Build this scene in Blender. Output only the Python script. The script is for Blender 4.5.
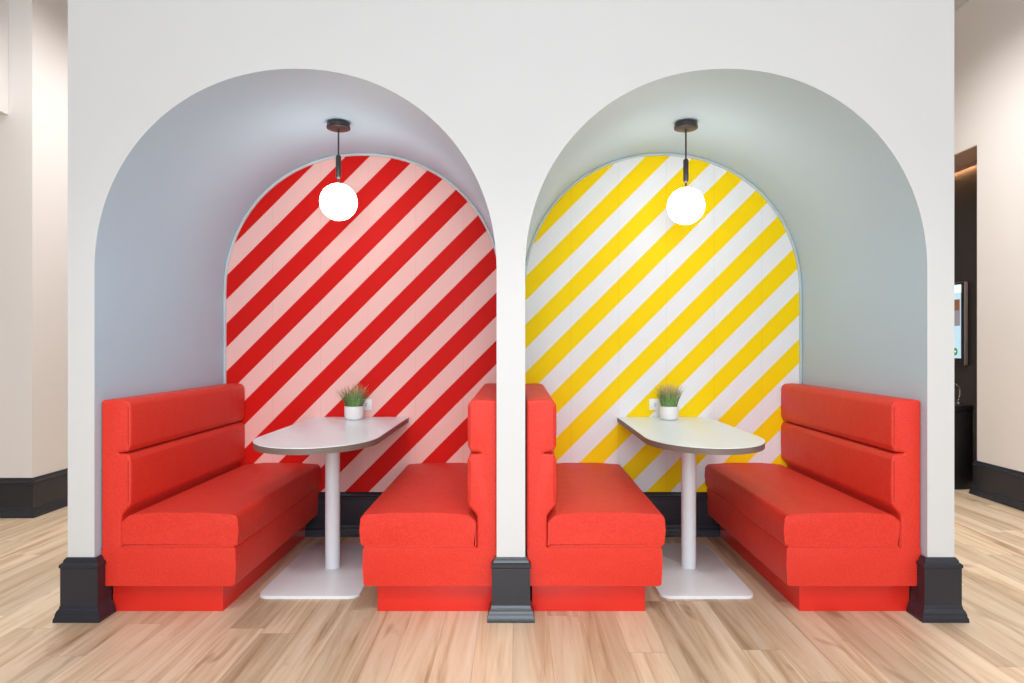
import bpy, bmesh, math, random
from mathutils import Vector
random.seed(7)
PI = math.pi
for o in list(bpy.data.objects):
    bpy.data.objects.remove(o)
C = bpy.context.scene.collection
S = bpy.context.scene

# ---------------------------------------------------------------- camera, light, exposure
F = 680.0
cam_d = bpy.data.cameras.new('camera'); cam = bpy.data.objects.new('camera', cam_d); C.objects.link(cam)
cam.location = (0, 0, 1.2); cam.rotation_euler = (PI/2, 0, 0)
cam_d.sensor_width = 36; cam_d.lens = F/1024*36
cam_d.shift_x = -5/1024; cam_d.shift_y = 3/1024
cam_d.clip_start = .05
S.camera = cam
S.view_settings.view_transform = 'Standard'
S.view_settings.look = 'None'
S.view_settings.gamma = 1
S.view_settings.use_curve_mapping = False
S.view_settings.exposure = 0.19

w = bpy.data.worlds.new('world'); S.world = w; w.use_nodes = True
w.node_tree.nodes['Background'].inputs[0].default_value = (.75, .87, 1, 1)
w.node_tree.nodes['Background'].inputs[1].default_value = 1.0

def area(name, loc, rot, sx, sy, power, col=(1, 1, 1), spread=180):
    d = bpy.data.lights.new(name, 'AREA'); d.spread = math.radians(spread); d.shape = 'RECTANGLE'; d.size = sx; d.size_y = sy
    d.energy = power; d.color = col
    o = bpy.data.objects.new(name, d); C.objects.link(o); o.location = loc; o.rotation_euler = rot
    return o
# daylight through the window behind the camera, and added fill lights under the ceiling
area('window_daylight', (-.02, -2.40, 1.65), (PI/2, 0, 0), 1.8, 2.5, 116, (.84, .93, 1))
area('ceiling_fill_front', (0, -1.1, 3.95), (0, 0, 0), 9.0, 2.4, 118, (.93, .97, 1))  # added fill from above the camera side, no fixture modelled
area('ceiling_fill_left', (-2.5, 4.9, 3.95), (0, 0, 0), .8, 2.4, 40, (1, .98, .95), 120)  # added fill to lift the left background wall
area('ceiling_fill_right', (2.6, 4.5, 3.95), (0, 0, 0), .9, 2.0, 44, (1, .98, .95), 125)  # added fill for the right background wall and floor
def spot(name, loc, aim, power, angle, blend, radius, col=(1, 1, 1)):
    d = bpy.data.lights.new(name, 'SPOT'); d.energy = power; d.spot_size = math.radians(angle); d.spot_blend = blend
    d.shadow_soft_size = radius; d.color = col
    o = bpy.data.objects.new(name, d); C.objects.link(o); o.location = loc
    o.rotation_euler = (Vector(aim)-Vector(loc)).to_track_quat('-Z', 'Y').to_euler()
    return o
# added unseen spots to brighten floor, seats and tables but not the upper wall
for x in (-.75, .70):
    spot('booth_fill_spot', (x, .55, 3.93), (x*1.45, 2.85, 0), 150, 56, .7, .22, (1, .97, .94))

# ---------------------------------------------------------------- helpers
def lin(r, g, b):
    f = lambda c: (c/255/12.92 if c/255 <= .04045 else ((c/255+.055)/1.055)**2.4)
    return (f(r), f(g), f(b), 1)

class NT:
    def __init__(s, name):
        s.m = bpy.data.materials.new(name); s.m.use_nodes = True
        s.t = s.m.node_tree; s.b = s.t.nodes['Principled BSDF']; s.out = s.t.nodes['Material Output']
    def n(s, typ, **kw):
        nd = s.t.nodes.new(typ)
        for k, v in kw.items(): setattr(nd, k, v)
        return nd
    def inp(s, sock, v):
        if hasattr(v, 'default_value') or isinstance(v, bpy.types.NodeSocket): s.t.links.new(v, sock)
        else: sock.default_value = v
    def math(s, op, a, b=None, c=None):
        nd = s.n('ShaderNodeMath', operation=op)
        s.inp(nd.inputs[0], a)
        if b is not None: s.inp(nd.inputs[1], b)
        if c is not None: s.inp(nd.inputs[2], c)
        return nd.outputs[0]
    def comb(s, x, y, z):
        nd = s.n('ShaderNodeCombineXYZ')
        for i, v in enumerate((x, y, z)): s.inp(nd.inputs[i], v)
        return nd.outputs[0]
    def pos(s, kind='Object'):
        tc = s.n('ShaderNodeTexCoord'); sp = s.n('ShaderNodeSeparateXYZ')
        s.t.links.new(tc.outputs[kind], sp.inputs[0]); return tc.outputs[kind], sp.outputs
    def noise(s, vec, scale, detail=2, rough=.5, dist=0):
        nd = s.n('ShaderNodeTexNoise'); s.t.links.new(vec, nd.inputs['Vector'])
        nd.inputs['Scale'].default_value = scale; nd.inputs['Detail'].default_value = detail
        nd.inputs['Roughness'].default_value = rough; nd.inputs['Distortion'].default_value = dist
        return nd.outputs['Fac']
    def white(s, vec):
        nd = s.n('ShaderNodeTexWhiteNoise', noise_dimensions='3D'); s.t.links.new(vec, nd.inputs['Vector']); return nd.outputs['Value']
    def ramp(s, fac, stops):
        nd = s.n('ShaderNodeValToRGB'); cr = nd.color_ramp
        while len(cr.elements) < len(stops): cr.elements.new(.5)
        for e, (p, c) in zip(cr.elements, stops): e.position = p; e.color = c
        s.inp(nd.inputs[0], fac); return nd.outputs[0]
    def mix(s, fac, a, b, mode='MIX'):
        nd = s.n('ShaderNodeMix', data_type='RGBA', blend_type=mode)
        s.inp(nd.inputs[0], fac); s.inp(nd.inputs[6], a); s.inp(nd.inputs[7], b); return nd.outputs[2]
    def bump(s, h, strength, dist):
        nd = s.n('ShaderNodeBump'); s.inp(nd.inputs['Height'], h)
        nd.inputs['Strength'].default_value = strength; nd.inputs['Distance'].default_value = dist
        s.t.links.new(nd.outputs[0], s.b.inputs['Normal'])
    def base(s, v): s.inp(s.b.inputs['Base Color'], v)
    def p(s, **kw):
        for k, v in kw.items(): s.b.inputs[k.replace('_', ' ')].default_value = v
        return s

def paint(name, col, rough=.6, var=.02, bump=.06, scale=180):
    m = NT(name); v, _ = m.pos()
    f = m.noise(v, 1.3, 3)
    c2 = tuple(c*(1-var*2) for c in col[:3]) + (1,)
    m.base(m.mix(f, col, c2)); m.p(Roughness=rough)
    if bump: m.bump(m.noise(v, scale, 2), bump, .002)
    return m.m
def solid(name, col, rough=.5, metallic=0, **kw):
    m = NT(name); v, _ = m.pos()
    f = m.noise(v, 30, 2)
    c2 = tuple(c*.94 for c in col[:3]) + (1,)
    m.base(m.mix(f, col, c2)); m.p(Roughness=rough, Metallic=metallic, **kw); return m.m
def emit(name, col, strength):
    m = NT(name); m.base(col); m.inp(m.b.inputs['Emission Color'], col); m.p(Emission_Strength=strength, Roughness=.25); return m.m

M = {}
M['white_wall'] = paint('white_wall_paint', lin(212, 213, 214))
M['warm_wall'] = paint('warm_white_wall_paint', lin(244, 239, 236))
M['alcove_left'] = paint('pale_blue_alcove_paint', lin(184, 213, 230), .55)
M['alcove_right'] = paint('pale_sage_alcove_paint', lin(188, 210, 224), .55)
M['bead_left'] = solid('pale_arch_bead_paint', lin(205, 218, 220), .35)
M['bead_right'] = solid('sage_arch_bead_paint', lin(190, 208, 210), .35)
M['black_trim'] = paint('black_trim_paint', lin(38, 41, 50), .27, .03, .02)
M['black_dark'] = paint('black_wall_paint', lin(44, 42, 42), .5)
M['laminate'] = solid('white_laminate', lin(236, 246, 250), .28)
M['white_metal'] = solid('white_powder_coat', lin(238, 244, 248), .28)
M['ceramic'] = solid('white_ceramic', lin(238, 236, 234), .35)
M['plastic'] = solid('white_plastic', lin(240, 240, 238), .35)
M['slot'] = solid('dark_socket_slot', lin(45, 45, 50), .5)
M['bronze'] = solid('dark_bronze_metal', lin(74, 66, 66), .42, .5)
M['soil'] = solid('dark_soil', lin(45, 35, 28), .9)
M['black_plastic'] = solid('black_plastic', lin(24, 23, 24), .4)
M['gunmetal'] = solid('grey_bezel_metal', lin(150, 138, 134), .45, .1)
M['chrome'] = solid('polished_chrome', lin(225, 220, 215), .15, 1)
M['globe'] = emit('glowing_opal_glass', (1, .95, .88, 1), 12.5)
M['led'] = emit('warm_led_strip', (1, .50, .22, 1), 45)
M['added_lip'] = solid('taupe_lip_paint', lin(170, 142, 126), .6)
M['screen'] = emit('pale_blue_screen', lin(170, 205, 222), .75)
M['screen_white'] = emit('white_screen_area', lin(220, 232, 238), .7)
M['screen_brown'] = emit('brown_screen_picture', lin(120, 78, 52), .6)
M['screen_grey'] = emit('grey_screen_picture', lin(130, 128, 138), .6)
M['screen_green'] = emit('green_screen_button', lin(60, 125, 45), .7)

def fabric():
    m = NT('red_woven_fabric'); v, o = m.pos()
    f1 = m.noise(v, 150, 4, .75); f2 = m.noise(v, 5, 3)
    thr = m.noise(m.comb(m.math('MULTIPLY', o[0], 1), m.math('MULTIPLY', o[1], 1), m.math('MULTIPLY', o[2], 9)), 60, 2)
    a = m.mix(m.ramp(f1, [(.3, (0, 0, 0, 1)), (.7, (1, 1, 1, 1))]), lin(190, 18, 8), lin(242, 54, 33))
    a = m.mix(m.math('MULTIPLY', thr, .35), a, lin(250, 80, 56))
    a = m.mix(m.math('MULTIPLY', f2, .25), a, lin(214, 34, 20))
    m.base(a); m.p(Roughness=.55, Specular_IOR_Level=.5, Sheen_Weight=.12, Sheen_Roughness=.4)
    m.b.inputs['Sheen Tint'].default_value = (1, .36, .28, 1)
    h = m.math('ADD', m.math('MULTIPLY', f1, .7), m.math('MULTIPLY', m.noise(v, 9, 2), 3.0))
    m.bump(h, .5, .004)
    return m.m
M['fabric'] = fabric()
M['kick'] = solid('red_laminate_kick', lin(228, 44, 32), .35)
M['seam'] = solid('dark_red_stitching', lin(150, 20, 14), .8)

def stripes(name, ca, cb, off, period, seam0, pitch):
    m = NT(name); v, o = m.pos()
    u = m.math('DIVIDE', m.math('ADD', m.math('SUBTRACT', o[0], o[2]), 1.2+off), period)
    fr = m.math('FRACT', u)
    k = m.math('LESS_THAN', fr, .5)
    c = m.mix(k, cb, ca)
    d = m.math('ABSOLUTE', m.math('SUBTRACT', m.math('FRACT', m.math('DIVIDE', m.math('SUBTRACT', o[0], seam0-pitch/2+pitch*40-pitch*40), pitch)), .5))
    seam = m.math('LESS_THAN', d, .0022/pitch)
    c = m.mix(m.math('MULTIPLY', seam, .08), c, (.12, .06, .05, 1))
    m.base(c); m.p(Roughness=.6, Specular_IOR_Level=.15)
    m.bump(m.math('SUBTRACT', 0.0, seam), .4, .002)
    return m.m
M['stripe_red'] = stripes('red_and_pink_striped_panelling', lin(214, 22, 16), lin(247, 194, 186), 311.6/158.9, 47.8/158.9, -1.5375, .3002)
M['stripe_yellow'] = stripes('yellow_and_white_striped_panelling', lin(253, 216, 6), lin(236, 237, 238), 11.4/158.9, 48.0/158.9, .340, .3002)

def floor_mat():
    m = NT('light_oak_plank_floor'); v, o = m.pos()
    W, L = .15, 1.22
    cx = m.math('DIVIDE', m.math('ADD', o[0], .016), W)
    col = m.math('FLOOR', cx)
    r1 = m.white(m.comb(col, 3.3, 1.7))
    cy = m.math('ADD', m.math('DIVIDE', o[1], L), m.math('MULTIPLY', r1, 7.0))
    row = m.math('FLOOR', cy)
    rid = m.white(m.comb(col, row, .5)); rid2 = m.white(m.comb(col, row, 8.5))
    gx = m.math('ADD', o[0], m.math('MULTIPLY', rid, 37.0)); gy = m.math('ADD', m.math('MULTIPLY', o[1], .05), m.math('MULTIPLY', rid2, 11.0))
    g1 = m.noise(m.comb(gx, gy, rid), 15, 4, .62, .8)        # broad streaks
    g2 = m.noise(m.comb(gx, gy, 4.0), 120, 4, .6, .4)        # fine grain
    gk = m.noise(m.comb(gx, m.math('MULTIPLY', o[1], .35), rid2), 7, 2, .5, .5)
    c = m.ramp(g1, [(.26, lin(146, 121, 95)), (.39, lin(198, 170, 139)), (.53, lin(223, 200, 171)), (.72, lin(234, 217, 194))])
    c = m.mix(m.math('MULTIPLY', g2, .34), c, lin(186, 155, 126))
    tone = m.ramp(rid, [(0, (.80, .79, .76, 1)), (.5, (.97, .97, .96, 1)), (1, (1.10, 1.09, 1.08, 1))])
    c = m.mix(1.0, c, tone, 'MULTIPLY')
    knot = m.ramp(gk, [(.64, (0, 0, 0, 1)), (.76, (1, 1, 1, 1))])
    c = m.mix(m.math('MULTIPLY', knot, .7), c, lin(120, 86, 62))
    ex = m.math('ABSOLUTE', m.math('SUBTRACT', m.math('FRACT', cx), .5)); ey = m.math('ABSOLUTE', m.math('SUBTRACT', m.math('FRACT', cy), .5))
    sx = m.math('GREATER_THAN', ex, .5-.0011/W); sy = m.math('GREATER_THAN', ey, .5-.0013/L)
    sm = m.math('MAXIMUM', sx, sy)
    c = m.mix(m.math('MULTIPLY', sm, .38), c, lin(110, 80, 56))
    m.base(c); m.p(Roughness=.42)
    m.bump(m.math('SUBTRACT', m.math('MULTIPLY', g2, .3), sm), .12, .0015)
    return m.m
M['floor'] = floor_mat()

def grass_mat():
    m = NT('artificial_grass_blades'); v, o = m.pos('Object')
    f = m.noise(v, 90, 2)
    z = m.math('ADD', m.math('DIVIDE', o[2], .215), m.math('MULTIPLY', m.math('SUBTRACT', f, .5), .25))
    g = m.mix(f, lin(84, 128, 62), lin(146, 180, 108))
    c = m.mix(m.ramp(z, [(.62, (0, 0, 0, 1)), (.88, (1, 1, 1, 1))]), g, lin(196, 172, 130))
    m.base(c); m.p(Roughness=.55); return m.m
M['grass'] = grass_mat()

def obj(name, bm, mats, parent=None, smooth=35, loc=None):
    me = bpy.data.meshes.new(name)
    bmesh.ops.recalc_face_normals(bm, faces=bm.faces)
    if smooth:
        for f in bm.faces: f.smooth = True
    bm.to_mesh(me); bm.free()
    if smooth: me.set_sharp_from_angle(angle=math.radians(smooth))
    for m in (mats if isinstance(mats, (list, tuple)) else [mats]): me.materials.append(m)
    o = bpy.data.objects.new(name, me); C.objects.link(o)
    if parent: o.parent = parent
    if loc: o.location = loc
    return o
def thing(name, label, cat, loc=(0, 0, 0), group=None):
    o = bpy.data.objects.new(name, None); C.objects.link(o); o.location = loc
    o.empty_display_size = .1
    return tag(o, label, cat, group)
def tag(o, label, cat, group=None):
    o['label'] = label; o['category'] = cat
    if group: o['group'] = group
    o['kind'] = 'thing'
    return o
def struct(name, bm, m, smooth=0, parent=None, label=None):
    o = obj(name, bm, m, parent, smooth); o['kind'] = 'structure'
    if label: o['label'] = label
    return o
def dup(root, loc, label):
    r = root.copy(); C.objects.link(r); r.location = loc; r['label'] = label
    for ch in list(root.children):
        c = ch.copy(); C.objects.link(c); c.parent = r
        for g in ch.children:
            d = g.copy(); C.objects.link(d); d.parent = c
    return r
def add_box(bm, x0, x1, y0, y1, z0, z1, bev=0, seg=2, mi=0):
    r = bmesh.ops.create_cube(bm, size=1)
    for v in r['verts']:
        v.co = Vector(((x0+x1)/2+v.co.x*(x1-x0), (y0+y1)/2+v.co.y*(y1-y0), (z0+z1)/2+v.co.z*(z1-z0)))
    fs = {f for v in r['verts'] for f in v.link_faces}
    for f in fs: f.material_index = mi
    if bev:
        es = list({e for v in r['verts'] for e in v.link_edges})
        bmesh.ops.bevel(bm, geom=es, offset=bev, segments=seg, affect='EDGES', profile=.5)
    return bm
def box(*a, **k): return add_box(bmesh.new(), *a, **k)
def lathe(bm, prof, cx=0, cy=0, n=32, cap=True):
    rings = []
    for r, z in prof:
        if r < 1e-6: rings.append([bm.verts.new((cx, cy, z))])
        else: rings.append([bm.verts.new((cx+r*math.cos(2*PI*i/n), cy+r*math.sin(2*PI*i/n), z)) for i in range(n)])
    for a, b in zip(rings, rings[1:]):
        for i in range(n):
            j = (i+1) % n
            if len(a) == 1 and len(b) == 1: continue
            if len(a) == 1: bm.faces.new((a[0], b[i], b[j]))
            elif len(b) == 1: bm.faces.new((a[i], a[j], b[0]))
            else: bm.faces.new((a[i], a[j], b[j], b[i]))
    if cap:
        for rg in (rings[0], rings[-1]):
            if len(rg) > 2: bm.faces.new(rg)
    return bm
def tube(bm, pts, r, n=8, closed=False):
    pts = [Vector(p) for p in pts]; rings = []
    N = len(pts)
    for i, p in enumerate(pts):
        a = pts[i-1] if (i > 0 or closed) else p; b = pts[(i+1) % N] if (i < N-1 or closed) else p
        d = (b-a).normalized()
        up = Vector((0, 0, 1)) if abs(d.z) < .9 else Vector((1, 0, 0))
        s = d.cross(up).normalized(); t = s.cross(d)
        rings.append([bm.verts.new(p+s*r*math.cos(2*PI*k/n)+t*r*math.sin(2*PI*k/n)) for k in range(n)])
    for i in range(N if closed else N-1):
        a, b = rings[i], rings[(i+1) % N]
        for k in range(n): bm.faces.new((a[k], a[(k+1) % n], b[(k+1) % n], b[k]))
    if not closed: bm.faces.new(rings[0]); bm.faces.new(rings[-1])
    return bm
def rounded(pts, n=6):
    """pts: (x, z, radius) corners -> rounded outline"""
    out = []; N = len(pts)
    for i in range(N):
        p = Vector(pts[i][:2]); r = pts[i][2]
        if r <= 0: out.append(tuple(p)); continue
        a = (Vector(pts[i-1][:2])-p); b = (Vector(pts[(i+1) % N][:2])-p)
        ang = a.angle(b); t = min(r/math.tan(ang/2), a.length*.49, b.length*.49); rr = t*math.tan(ang/2)
        c = p+(a.normalized()+b.normalized()).normalized()*(rr/math.sin(ang/2))
        s = p+a.normalized()*t-c; e = p+b.normalized()*t-c
        a0 = math.atan2(s.y, s.x); a1 = math.atan2(e.y, e.x); d = (a1-a0+PI) % (2*PI)-PI
        for k in range(n+1):
            th = a0+d*k/n; out.append((c.x+rr*math.cos(th), c.y+rr*math.sin(th)))
    return out
def extrude_y(bm, outline, y0, y1, bev=0, seg=3, sx=1, ny=1, crown=None):
    """outline in (x, z) swept along y"""
    rings = []
    for k in range(ny+1):
        y = y0+(y1-y0)*k/ny; rings.append([bm.verts.new((sx*x, y, z)) for x, z in outline])
    n = len(outline)
    for a, b in zip(rings, rings[1:]):
        for i in range(n): bm.faces.new((a[i], a[(i+1) % n], b[(i+1) % n], b[i]))
    f0 = bm.faces.new(rings[0]); f1 = bm.faces.new(rings[-1])
    if bev:
        es = list(set(f0.edges) | set(f1.edges))
        bmesh.ops.bevel(bm, geom=es, offset=bev, segments=seg, affect='EDGES', profile=.5)
    return bm

def inset(outline, d):
    n = len(outline); area2 = sum(outline[i][0]*outline[(i+1) % n][1]-outline[(i+1) % n][0]*outline[i][1] for i in range(n))
    sg = 1 if area2 > 0 else -1; out = []
    for i in range(n):
        p = Vector(outline[i]); a = (p-Vector(outline[i-1])); b = (Vector(outline[(i+1) % n])-p)
        na = Vector((-a.y, a.x)).normalized()*sg; nb = Vector((-b.y, b.x)).normalized()*sg
        m = (na+nb).normalized(); out.append(tuple(p+m*d/max(.35, m.dot(na))))
    return out
def end_rounded(outline, y0, y1, b, sx=1, k=4):
    from mathutils.geometry import tessellate_polygon
    bm = bmesh.new(); rings = []
    st = [(b*(1-math.sin(PI/2*i/k)), b*(1-math.cos(PI/2*i/k))) for i in range(k+1)]     # (inset, depth)
    seq = [(y0+b-b*math.cos(PI/2*i/k), b-b*math.sin(PI/2*i/k)) for i in range(k+1)]
    seq += [(y1+y0-y, d) for y, d in reversed(seq)]
    for y, d in seq:
        o = inset(outline, d); rings.append([bm.verts.new((sx*x, y, z)) for x, z in o])
    n = len(outline)
    for p, q in zip(rings, rings[1:]):
        for i in range(n): bm.faces.new((p[i], p[(i+1) % n], q[(i+1) % n], q[i]))
    tris = tessellate_polygon([[Vector((v.co.x, v.co.z, 0)) for v in rings[0]]])
    for t in tris:
        for rg in (rings[0], rings[-1]):
            try: bm.faces.new([rg[i] for i in t])
            except ValueError: pass
    return bm
def sweep(path, prof, closed=False):
    """profile (offset, z) swept on a path of (x, y), offset to the right of travel, mitred corners"""
    bm = bmesh.new(); P = [Vector(p) for p in path]; N = len(P); rings = []
    for i in range(N):
        d0 = (P[i]-P[i-1]).normalized() if i > 0 else None
        d1 = (P[i+1]-P[i]).normalized() if i < N-1 else None
        n0 = Vector((d0.y, -d0.x)) if d0 else None; n1 = Vector((d1.y, -d1.x)) if d1 else None
        if n0 and n1:
            m = (n0+n1).normalized(); m = m/max(.2, m.dot(n0))
        else: m = n0 or n1
        rings.append([bm.verts.new((P[i].x+m.x*o, P[i].y+m.y*o, z)) for o, z in prof])
    k = len(prof)
    for a, b in zip(rings, rings[1:]):
        for i in range(k): bm.faces.new((a[i], a[(i+1) % k], b[(i+1) % k], b[i]))
    bm.faces.new(rings[0]); bm.faces.new(rings[-1])
    return bm

# ---------------------------------------------------------------- setting
YF, YB = 2.969, 4.280
ALX, ARX, AHW, AHH = -.967, .9137, .878, .879      # arch centres, half width, rise
XC = -.026; OUT = 1.9355; INN = 1.8135; PIL = .063; R = .875; ZS = 1.525
CL = XC-(INN+PIL)/2; CR = XC+(INN+PIL)/2
def arch_curve(cx, n=64, e=2/2.07):
    out = []
    for i in range(n+1):
        a = PI-PI*i/n; c, q = math.cos(a), math.sin(a)
        out.append((cx+AHW*math.copysign(abs(c)**e, c), ZS+AHH*abs(q)**e))
    return out
TOP = 4.0
struct('floor', box(-6.2, 4.3, -2.6, 8.1, -.1, 0), M['floor'])
struct('ceiling', box(-6.2, 4.3, -2.6, 8.1, TOP, TOP+.1), M['white_wall'])

def booth_wall():
    bm = bmesh.new()
    def arch(cx): return [(cx-AHW, 0)] + arch_curve(cx) + [(cx+AHW, 0)]
    ys = (YF, YB+.02)
    cache = {}
    def V(x, y, z):
        k = (round(x, 5), y, round(z, 5))
        if k not in cache: cache[k] = bm.verts.new((x, y, z))
        return cache[k]
    def quad(pts, mi=0):
        f = bm.faces.new([V(*p) for p in pts]); f.material_index = mi
    # front and rear faces: piers full height, spandrels in strips above each arch
    xs = [XC-OUT, ALX-AHW, ALX+AHW, ARX-AHW, ARX+AHW, XC+OUT]
    for y in ys:
        for x0, x1 in ((xs[0], xs[1]), (xs[2], xs[3]), (xs[4], xs[5])):
            quad([(x0, y, 0), (x1, y, 0), (x1, y, ZS), (x0, y, ZS)])
            quad([(x0, y, ZS), (x1, y, ZS), (x1, y, TOP), (x0, y, TOP)])
        for cx in (ALX, ARX):
            A = arch(cx)[1:-1]
            for p, q in zip(A, A[1:]): quad([(p[0], y, p[1]), (q[0], y, q[1]), (q[0], y, TOP), (p[0], y, TOP)])
    for mi, cx in ((1, ALX), (2, ARX)):
        A = arch(cx)
        for p, q in zip(A, A[1:]): quad([(p[0], ys[0], p[1]), (q[0], ys[0], q[1]), (q[0], ys[1], q[1]), (p[0], ys[1], p[1])], mi)
    for x in (xs[0], xs[5]):
        for z0, z1 in ((0, ZS), (ZS, TOP)): quad([(x, ys[0], z0), (x, ys[1], z0), (x, ys[1], z1), (x, ys[0], z1)])
    return bm
wf = struct('wall_front', booth_wall(), [M['white_wall'], M['alcove_left'], M['alcove_right']])
for p in wf.data.polygons: p.use_smooth = p.material_index > 0
wf.data.set_sharp_from_angle(angle=math.radians(30))
struct('wall_alcove_left', box(CL-.93, CL+.93, YB, YB+.1, 0, 2.5), M['stripe_red'], label='red and pink diagonally striped panelled wall of left alcove')
struct('wall_alcove_right', box(CR-.93, CR+.93, YB, YB+.1, 0, 2.5), M['stripe_yellow'], label='yellow and white diagonally striped panelled wall of right alcove')
def arch_bead(cx):
    bm = bmesh.new(); n = 48; rings = []
    path = [(cx-AHW, 0, -1, 0)] + [(x, z, math.cos(PI-PI*i/64), math.sin(PI-PI*i/64)) for i, (x, z) in enumerate(arch_curve(cx))] + [(cx+AHW, 0, 1, 0)]
    sec = [(.001, 0), (.001, .010), (.004, .013), (.011, .013), (.015, .009), (.0165, 0)]   # (inward, forward)
    for x, z, nx, nz in path:
        rings.append([bm.verts.new((x-nx*i, YB-.0005-d, z-nz*i)) for i, d in sec])
    for a, b in zip(rings, rings[1:]):
        for i in range(len(sec)): j = (i+1) % len(sec); bm.faces.new((a[i], a[j], b[j], b[i]))
    bm.faces.new(rings[0]); bm.faces.new(rings[-1]); return bm
struct('trim_1', arch_bead(ALX), M['bead_left'], 30); struct('trim_2', arch_bead(ARX), M['bead_right'], 30)

SK = [(0.001, 0.001), (.040, 0.001), (.039, .016), (.035, .024), (.034, .034), (.030, .046), (.024, .054), (.022, .064),
      (.020, .068), (.020, .228), (.024, .232), (.024, .243), (.018, .249), (.014, .251), (.011, .262), (.004, .271), (.001, .272)]
BB = SK
YU, YL = 3.004, 3.052
def plinth(name, x0, x1, inner_l, inner_r, back_l, back_r):
    yl = YU if inner_l else back_l; yr = YU if inner_r else back_r
    bm = sweep([(x0, yl), (x0, YF), (x1, YF), (x1, yr)], SK)
    # low continuation under the bench bodies
    low = [(o, z) for o, z in SK if z <= .07]+[(.020, .126), (.001, .126)]
    for inner, x, s in ((inner_l, x0, -1), (inner_r, x1, 1)):
        if not inner: continue
        rings = [[bm.verts.new((x+s*o, y, z)) for o, z in low] for y in (YU-.001, YL)]
        for i in range(len(low)): j = (i+1) % len(low); bm.faces.new((rings[0][i], rings[0][j], rings[1][j], rings[1][i]))
        bm.faces.new(rings[1])
    return struct(name, bm, M['black_trim'], 25)
# path travels so that its right-hand side faces outward
plinth('baseboard_front_left', XC-OUT, XC-INN, False, True, YB, None)
plinth('baseboard_front_middle', XC-PIL, XC+PIL, True, True, None, None)
plinth('baseboard_front_right', XC+INN, XC+OUT, True, False, None, YB)
def board(name, path): return struct(name, sweep(path, BB), M['black_trim'], 25)
board('baseboard_alcove_left', [(CL-R+.5155, YB), (CL+R-.537, YB)])
board('baseboard_alcove_right', [(CR-R+.537, YB), (CR+R-.5155, YB)])

XL, YLW = -3.375, 4.735
struct('wall_left', box(-6.2, -6.0, -2.6, 8.1, 0, TOP), M['warm_wall'])
struct('wall_left_return', box(-5.99, XL, YLW, 8.0, 0, TOP), M['warm_wall'])
board('baseboard_left_return', [(-5.98, YLW), (XL, YLW), (XL, 7.99)])
struct('wall_left_bulkhead', box(-5.99, -3.54, -2.4, YLW-.001, 2.80, TOP), M['warm_wall'])
XR, YR = 3.68, 5.44
bm = box(XR, 4.3, -2.6, YR, 0, TOP); add_box(bm, XR, 4.3, YR, 8.0, 2.80, TOP)
struct('wall_right', bm, M['warm_wall'])
struct('wall_right_recess', box(4.05, 4.3, YR, 8.0, 0, 2.80), M['black_dark'])
struct('ceiling_recess', box(XR, 4.05, YR, 8.0, 2.792, 2.7995), solid('taupe_soffit_paint', lin(205, 178, 162), .6))
board('baseboard_right', [(4.049, YR), (XR, YR), (XR, -2.39)])
struct('wall_back', box(-6.2, 4.3, 8.0, 8.1, 0, TOP), M['warm_wall'])
# wall behind the camera with the window the daylight comes through
bm = box(-6.2, -1.4, -2.6, -2.5, 0, TOP); add_box(bm, 1.36, 4.3, -2.6, -2.5, 0, TOP)
add_box(bm, -1.4, 1.36, -2.6, -2.5, 0, .35); add_box(bm, -1.4, 1.36, -2.6, -2.5, 3.15, TOP)
struct('wall_camera_side', bm, M['white_wall'])
bm = bmesh.new()
for x in (-1.37, -.02, 1.33): add_box(bm, x-.03, x+.03, -2.58, -2.52, .35, 3.15)
for z in (.38, 3.12): add_box(bm, -1.4, 1.36, -2.58, -2.52, z-.03, z+.03)
struct('window_1', bm, M['black_trim'])

# ---------------------------------------------------------------- benches
BL = YB-.004-3.009
def make_bench(s, label, loc, kick=.515, wide=1.0):
    """s=+1 faces +x; local x=0 is the wall side, local y=0 the front end"""
    t = thing('booth_bench', label, 'bench', loc, 'red upholstered booth benches')
    E = lambda pts, y0, y1, bev, **k: extrude_y(bmesh.new(), rounded([(x*(wide if x > .3 else 1), z, r) for x, z, r in pts], 8), y0, y1, bev, sx=s, **k)
    obj('kick_base', E([(.02, 0, 0), (kick/wide, 0, 0), (kick/wide, .130, 0), (.02, .130, 0)], .050, BL, .0015), M['kick'], t)
    body = obj('seat_frame', E([(-.002, .131, .004), (.588, .131, .008), (.593, .215, 0), (.590, .302, .008), (-.002, .302, .004)], 0, BL, .006), M['fabric'], t)
    # backrest: board behind plus two padded bands
    pr = [(-.005, .280, .004), (.087, .280, .004), (.087, .442, .03), (.1275, .490, .035), (.1295, .60, 0), (.128, .690, .026), (.116, .7135, .010),
          (.072, .7175, .002), (.072, .7195, .002), (.114, .7245, .010), (.127, .750, .026), (.1285, .84, 0), (.127, .954, .042), (.06, .957, 0), (-.005, .953, .012)]
    back = obj('backrest', end_rounded(rounded(pr, 8), .0006, BL, .012, s), M['fabric'], t, 50)
    cu = [(.0885, .303, .006), (.598, .303, .014), (.606, .375, .05), (.600, .4465, .020), (.45, .4565, .2), (.25, .4565, .2), (.125, .446, .03), (.0895, .415, .03)]
    c = obj('seat_cushion', E(cu, -.002, BL, .012), M['fabric'], t)
    # stitched seams
    o = rounded(cu, 8)
    top = [(x, z) for x, z in o if z > .425]
    bm = tube(bmesh.new(), [(s*x, .0045, z-.0022) for x, z in top], .0018, 6)
    obj('seam', bm, M['seam'], c)
    for z0, z1 in ((.505, .685), (.755, .925)):
        obj('seam', tube(bmesh.new(), [(s*.1165, .0008, z) for z in (z0, z1)], .0014, 6), M['seam'], back)
    return t
make_bench(1, 'red booth bench at far left, its back against the blue-grey side wall', (CL-R+.002, 3.009, 0))
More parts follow.
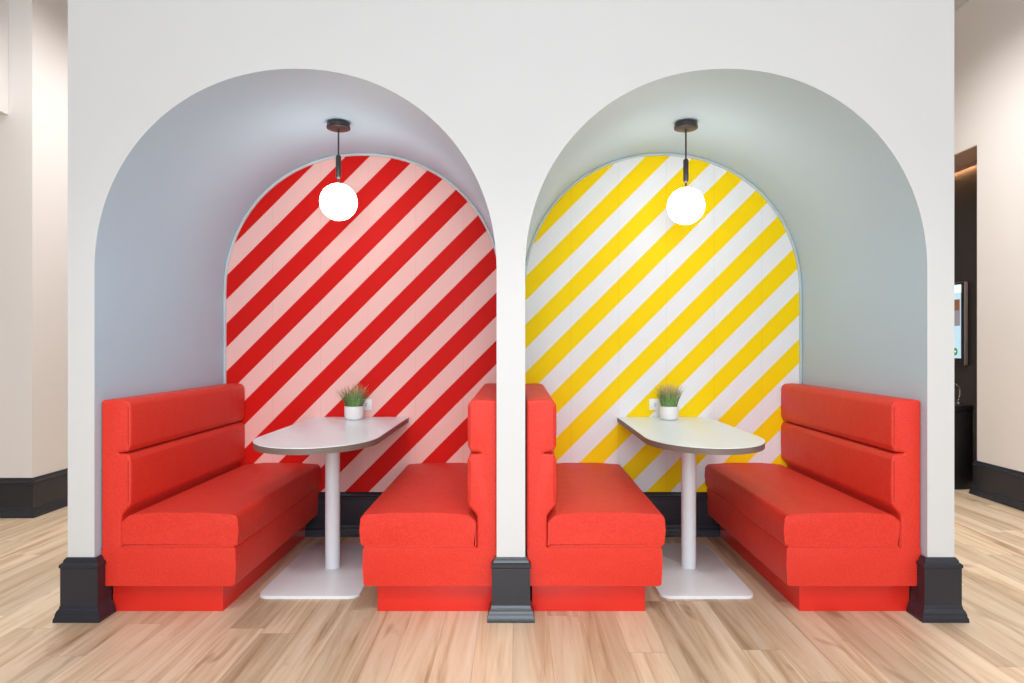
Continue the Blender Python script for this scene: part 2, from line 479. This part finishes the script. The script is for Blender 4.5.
make_bench(-1, 'red booth bench just left of the narrow middle pillar, inside the pink-striped alcove', (CL+R-.002, 3.009, 0), .536)
make_bench(1, 'red booth bench just right of the narrow middle pillar, inside the yellow-striped alcove', (CR-R+.010, 3.009, 0), .529, 1.007)
make_bench(-1, 'red booth bench at far right, its back against the sage side wall', (CR+R-.002, 3.009, 0))

# ---------------------------------------------------------------- tables
M['ply_edge'] = None
def ply():
    m = NT('grey_brown_table_edge'); v, o = m.pos()
    f = m.noise(m.comb(o[0], o[1], m.math('MULTIPLY', o[2], 30)), 12, 3)
    m.base(m.mix(f, lin(104, 90, 85), lin(130, 114, 106))); m.p(Roughness=.5); return m.m
M['ply_edge'] = ply()
def table_outline(a=.29, b=.375, y1=1.262, n=40):
    pts = []
    yc = b
    for i in range(n+1):
        th = PI + PI*i/n; pts.append((a*math.cos(th), yc+b*math.sin(th)))
    pts += [(a, y1), (-a, y1)]
    return pts
def make_table(label, xc, colx, half, bx=.0, bh=.232):
    t = thing('booth_table', label, 'table', (xc, 2.993, 0), 'white booth tables')
    O = table_outline(a=half, y1=YB-.002-2.993)
    def slab(z0, z1, inset=0):
        bm = bmesh.new()
        def ring(z, k): 
            return [bm.verts.new((x*(1-k/.29), (y-.6)*(1-k/.6)+.6, z)) for x, y in O]
        levels = [(z0, inset), (z1, inset)]
        r = [ring(z, k) for z, k in levels]; n = len(O)
        for i in range(n): bm.faces.new((r[0][i], r[0][(i+1) % n], r[1][(i+1) % n], r[1][i]))
        f0 = bm.faces.new(r[0]); f1 = bm.faces.new(r[1]); return bm
    top = obj('tabletop', slab(.7405, .744), M['laminate'], t, 30)
    obj('edge_band', slab(.713, .7404, .0008), M['ply_edge'], top, 30)
    cx = colx-xc; cy = 3.625-2.993
    bm = lathe(bmesh.new(), [(.0385, .0135), (.0385, .700)], cx, cy, 40); obj('column', bm, M['white_metal'], t)
    bm = extrude_plate(cx+bx, cy+.011, bh, .429, .055, 0, .013); obj('base_plate', bm, M['white_metal'], t)
    obj('mounting_plate', box(cx-.12, cx+.12, cy-.12, cy+.12, .7005, .7125, .002), M['black_plastic'], t)
    return t
def extrude_plate(cx, cy, hx, hy, r, z0, z1):
    o = rounded([(cx-hx, cy-hy, r), (cx+hx, cy-hy, r), (cx+hx, cy+hy, r), (cx-hx, cy+hy, r)], 8)
    bm = bmesh.new(); a = [bm.verts.new((x, y, z0)) for x, y in o]; b = [bm.verts.new((x, y, z1)) for x, y in o]; n = len(o)
    for i in range(n): bm.faces.new((a[i], a[(i+1) % n], b[(i+1) % n], b[i]))
    bm.faces.new(a); f = bm.faces.new(b)
    bmesh.ops.bevel(bm, geom=list(f.edges), offset=.004, segments=2, affect='EDGES', profile=.5)
    return bm
make_table('white pedestal table with a rounded end in the left alcove, against the pink-striped wall', -.978, -.983, .297, -.007, .240)
make_table('white pedestal table with a rounded end in the right alcove, against the yellow-striped wall', .9145, .915, .2835, -.010, .225)

# ---------------------------------------------------------------- pendants
def make_pendant(label, x, y, zg):
    t = thing('pendant_lamp', label, 'pendant lamp', (x, y, 0), 'globe pendant lamps')
    zc = 2.397
    obj('canopy', lathe(bmesh.new(), [(.057, zc), (.060, zc-.004), (.060, zc-.018), (.063, zc-.019), (.063, zc-.029), (.058, zc-.032), (.010, zc-.032)], n=40), M['bronze'], t)
    obj('rod', lathe(bmesh.new(), [(.0048, zc-.032), (.0048, zg+.256)], n=12), M['bronze'], t)
    obj('lamp_holder', lathe(bmesh.new(), [(.005, zg+.256), (.010, zg+.253), (.0145, zg+.246), (.0145, zg+.137), (.010, zg+.128), (.006, zg+.125), (.006, zg+.0985)], n=24), M['bronze'], t)
    bm = bmesh.new(); bmesh.ops.create_uvsphere(bm, u_segments=48, v_segments=24, radius=.0993)
    g = obj('globe_shade', bm, M['globe'], t, 180, (0, 0, zg))
    return t
make_pendant('opal globe pendant hanging in the left alcove before the red and pink stripes', -.966, 3.68, 1.971)
make_pendant('opal globe pendant hanging in the right alcove before the yellow and white stripes', .914, 3.68, 1.9495)

# ---------------------------------------------------------------- plants, outlets
def make_plant(label, x, y, seed, spread, flat):
    rnd = random.Random(seed)
    t = thing('potted_grass', label, 'potted plant', (x, y, .7445), 'potted grass plants on the tables')
    pr = [(0, 0), (.040, 0), (.050, .004), (.055, .014), (.057, .03), (.0575, .078), (.0565, .082), (.054, .082), (.053, .07), (.050, .065), (0, .065)]
    obj('pot', lathe(bmesh.new(), pr, n=40, cap=False), M['ceramic'], t)
    obj('soil', lathe(bmesh.new(), [(.0498, .0655), (.0498, .070), (0, .072)], n=24, cap=False), M['soil'], t)
    bm = bmesh.new()
    for i in range(250):
        th = rnd.uniform(0, 2*PI); rr = .044*math.sqrt(rnd.random())
        bx, by = rr*math.cos(th), rr*math.sin(th)
        L = rnd.uniform(.10, .165) if rr < .03 else rnd.uniform(.09, .165)
        lean = spread*(rr/.044)*rnd.uniform(.6, 1.15)+rnd.uniform(-.1, .1); az = th+rnd.uniform(-.4, .4)
        wd = rnd.uniform(.0022, .0040); pa = az+PI/2+rnd.uniform(-.5, .5)
        prev = None; p = Vector((bx, by, .066)); k = 5; ang = lean*.35
        for s_ in range(k+1):
            f = s_/k; wj = wd*(1-f**2*.93)
            sv = Vector((math.cos(pa), math.sin(pa), 0))*wj
            th2 = Vector((math.cos(az), math.sin(az), 0))*wj*.35
            a = bm.verts.new(p+sv); b = bm.verts.new(p-sv); c = bm.verts.new(p+th2)
            if prev:
                bm.faces.new((prev[0], a, c, prev[2])); bm.faces.new((prev[2], c, b, prev[1])); bm.faces.new((prev[1], b, a, prev[0]))
            prev = (a, b, c)
            ang = lean*(.35+.75*f)
            p = p+Vector((math.cos(az)*math.sin(ang), math.sin(az)*math.sin(ang), math.cos(ang)))*(L/k)
    obj('grass_blades', bm, M['grass'], t, 60)
make_plant('small white pot of grass with tan tips, standing on the left alcove table', -.991, 4.135, 3, 1.05, 0)
make_plant('small white pot of short green grass, standing on the right alcove table', .922, 4.125, 11, .75, 1)

def make_outlet(label, x, z):
    t = thing('power_outlet', label, 'power outlet', (x, YB-.001, z), 'wall power outlets')
    obj('cover_plate', box(-.058, .058, -.006, 0, -.0355, .0355, .002), M['plastic'], t)
    for dx in (-.021, .021):
        s = obj('socket', box(dx-.016, dx+.016, -.0085, -.0061, -.014, .014, .0015), M['plastic'], t)
        bm = box(dx-.006, dx-.0035, -.0095, -.0086, .001, .010); add_box(bm, dx+.0035, dx+.006, -.0095, -.0086, .001, .010)
        add_box(bm, dx-.003, dx+.003, -.0095, -.0086, -.010, -.005)
        obj('socket_slot', bm, M['slot'], s)
make_outlet('white power outlet on the pink-striped wall behind the potted grass', -.970, .8225)
make_outlet('white power outlet on the yellow-striped wall behind the potted grass', .889, .8225)

# ---------------------------------------------------------------- recess on the right
t = thing('wall_display', 'tall black touch display mounted on the dark recess wall beyond the right pillar', 'screen', (4.049, 6.098, 1.01))
# local: -x faces the room, y along the wall
obj('housing', box(-.037, 0, -.0, .46, 0, .755, .008, 3), M['gunmetal'], t)
bz = obj('bezel', box(-.041, -.0373, .004, .456, .004, .751, .0015), M['black_plastic'], t)
sc = obj('screen', box(-.0428, -.0412, .040, .430, .065, .735), M['screen'], t)
obj('picture_area', box(-.0438, -.0430, .050, .410, .36, .60), M['screen_grey'], sc)
obj('picture_subject', box(-.0448, -.0440, .060, .40, .50, .60), M['screen_brown'], sc)
obj('title_bar', box(-.0438, -.0430, .034, .426, .66, .728), M['screen_white'], sc)
bm = bmesh.new(); r = bmesh.ops.create_cone(bm, cap_ends=True, segments=28, radius1=.035, radius2=.035, depth=.0012)
for v in bm.verts: v.co = Vector((-.0438+v.co.z, .12+v.co.x, .125+v.co.y))
obj('round_button', bm, M['screen_green'], sc)
bm = bmesh.new()
for d, a in ((-.0452, 0),):
    vs = [(-.018, -.004), (.004, -.004), (.004, -.014), (.02, .0), (.004, .014), (.004, .004), (-.018, .004)]
    q0 = [bm.verts.new((d, .12-x, .125+z)) for x, z in vs]; q1 = [bm.verts.new((d+.0006, .12-x, .125+z)) for x, z in vs]
    n = len(vs)
    for i in range(n): bm.faces.new((q0[i], q0[(i+1) % n], q1[(i+1) % n], q1[i]))
    bm.faces.new(q0); bm.faces.new(q1)
obj('button_arrow', bm, M['screen_white'], sc)

t = thing('waste_bin', 'black round-sided bin standing on the floor in front of the dark recess', 'bin', (3.63, 5.86, 0))
obj('body', lathe(bmesh.new(), [(.235, 0), (.245, .01), (.250, .05), (.250, .64), (.246, .648)], n=48), M['black_plastic'], t)
obj('lid', lathe(bmesh.new(), [(.254, .650), (.256, .655), (.256, .685), (.250, .695), (.10, .699), (0, .699)], n=48), M['black_plastic'], t)
t = thing('chrome_loop', 'small curved chrome handle standing upright on the black bin lid', 'handle', (3.765, 5.80, .700))
t2 = lathe(bmesh.new(), [(.03, 0), (.03, .006), (.012, .009), (0, .009)], n=24)
obj('foot', t2, M['chrome'], t)
pts = [(0, 0, .009)] + [(-.03+.045*math.cos(a), 0, .09+.075*math.sin(a)) for a in [(-60+i*12)*PI/180 for i in range(22)]]
obj('loop', tube(bmesh.new(), pts, .007, 10), M['chrome'], t)

t = thing('light_strip', 'warm glowing light strip along the top of the dark recess', 'light strip', (4.022, YR+.05, 2.786))
obj('channel', box(-.012, .012, 0, 2.4, .003, .0055), M['plastic'], t)
obj('diffuser', box(-.006, .006, .003, 2.397, 0, .0028), M['led'], t)
obj('added_lip', box(-.050, -.042, 0, 2.4, -.026, .0055), M['added_lip'], t)  # lip added to hide the strip and send its glow down the wall
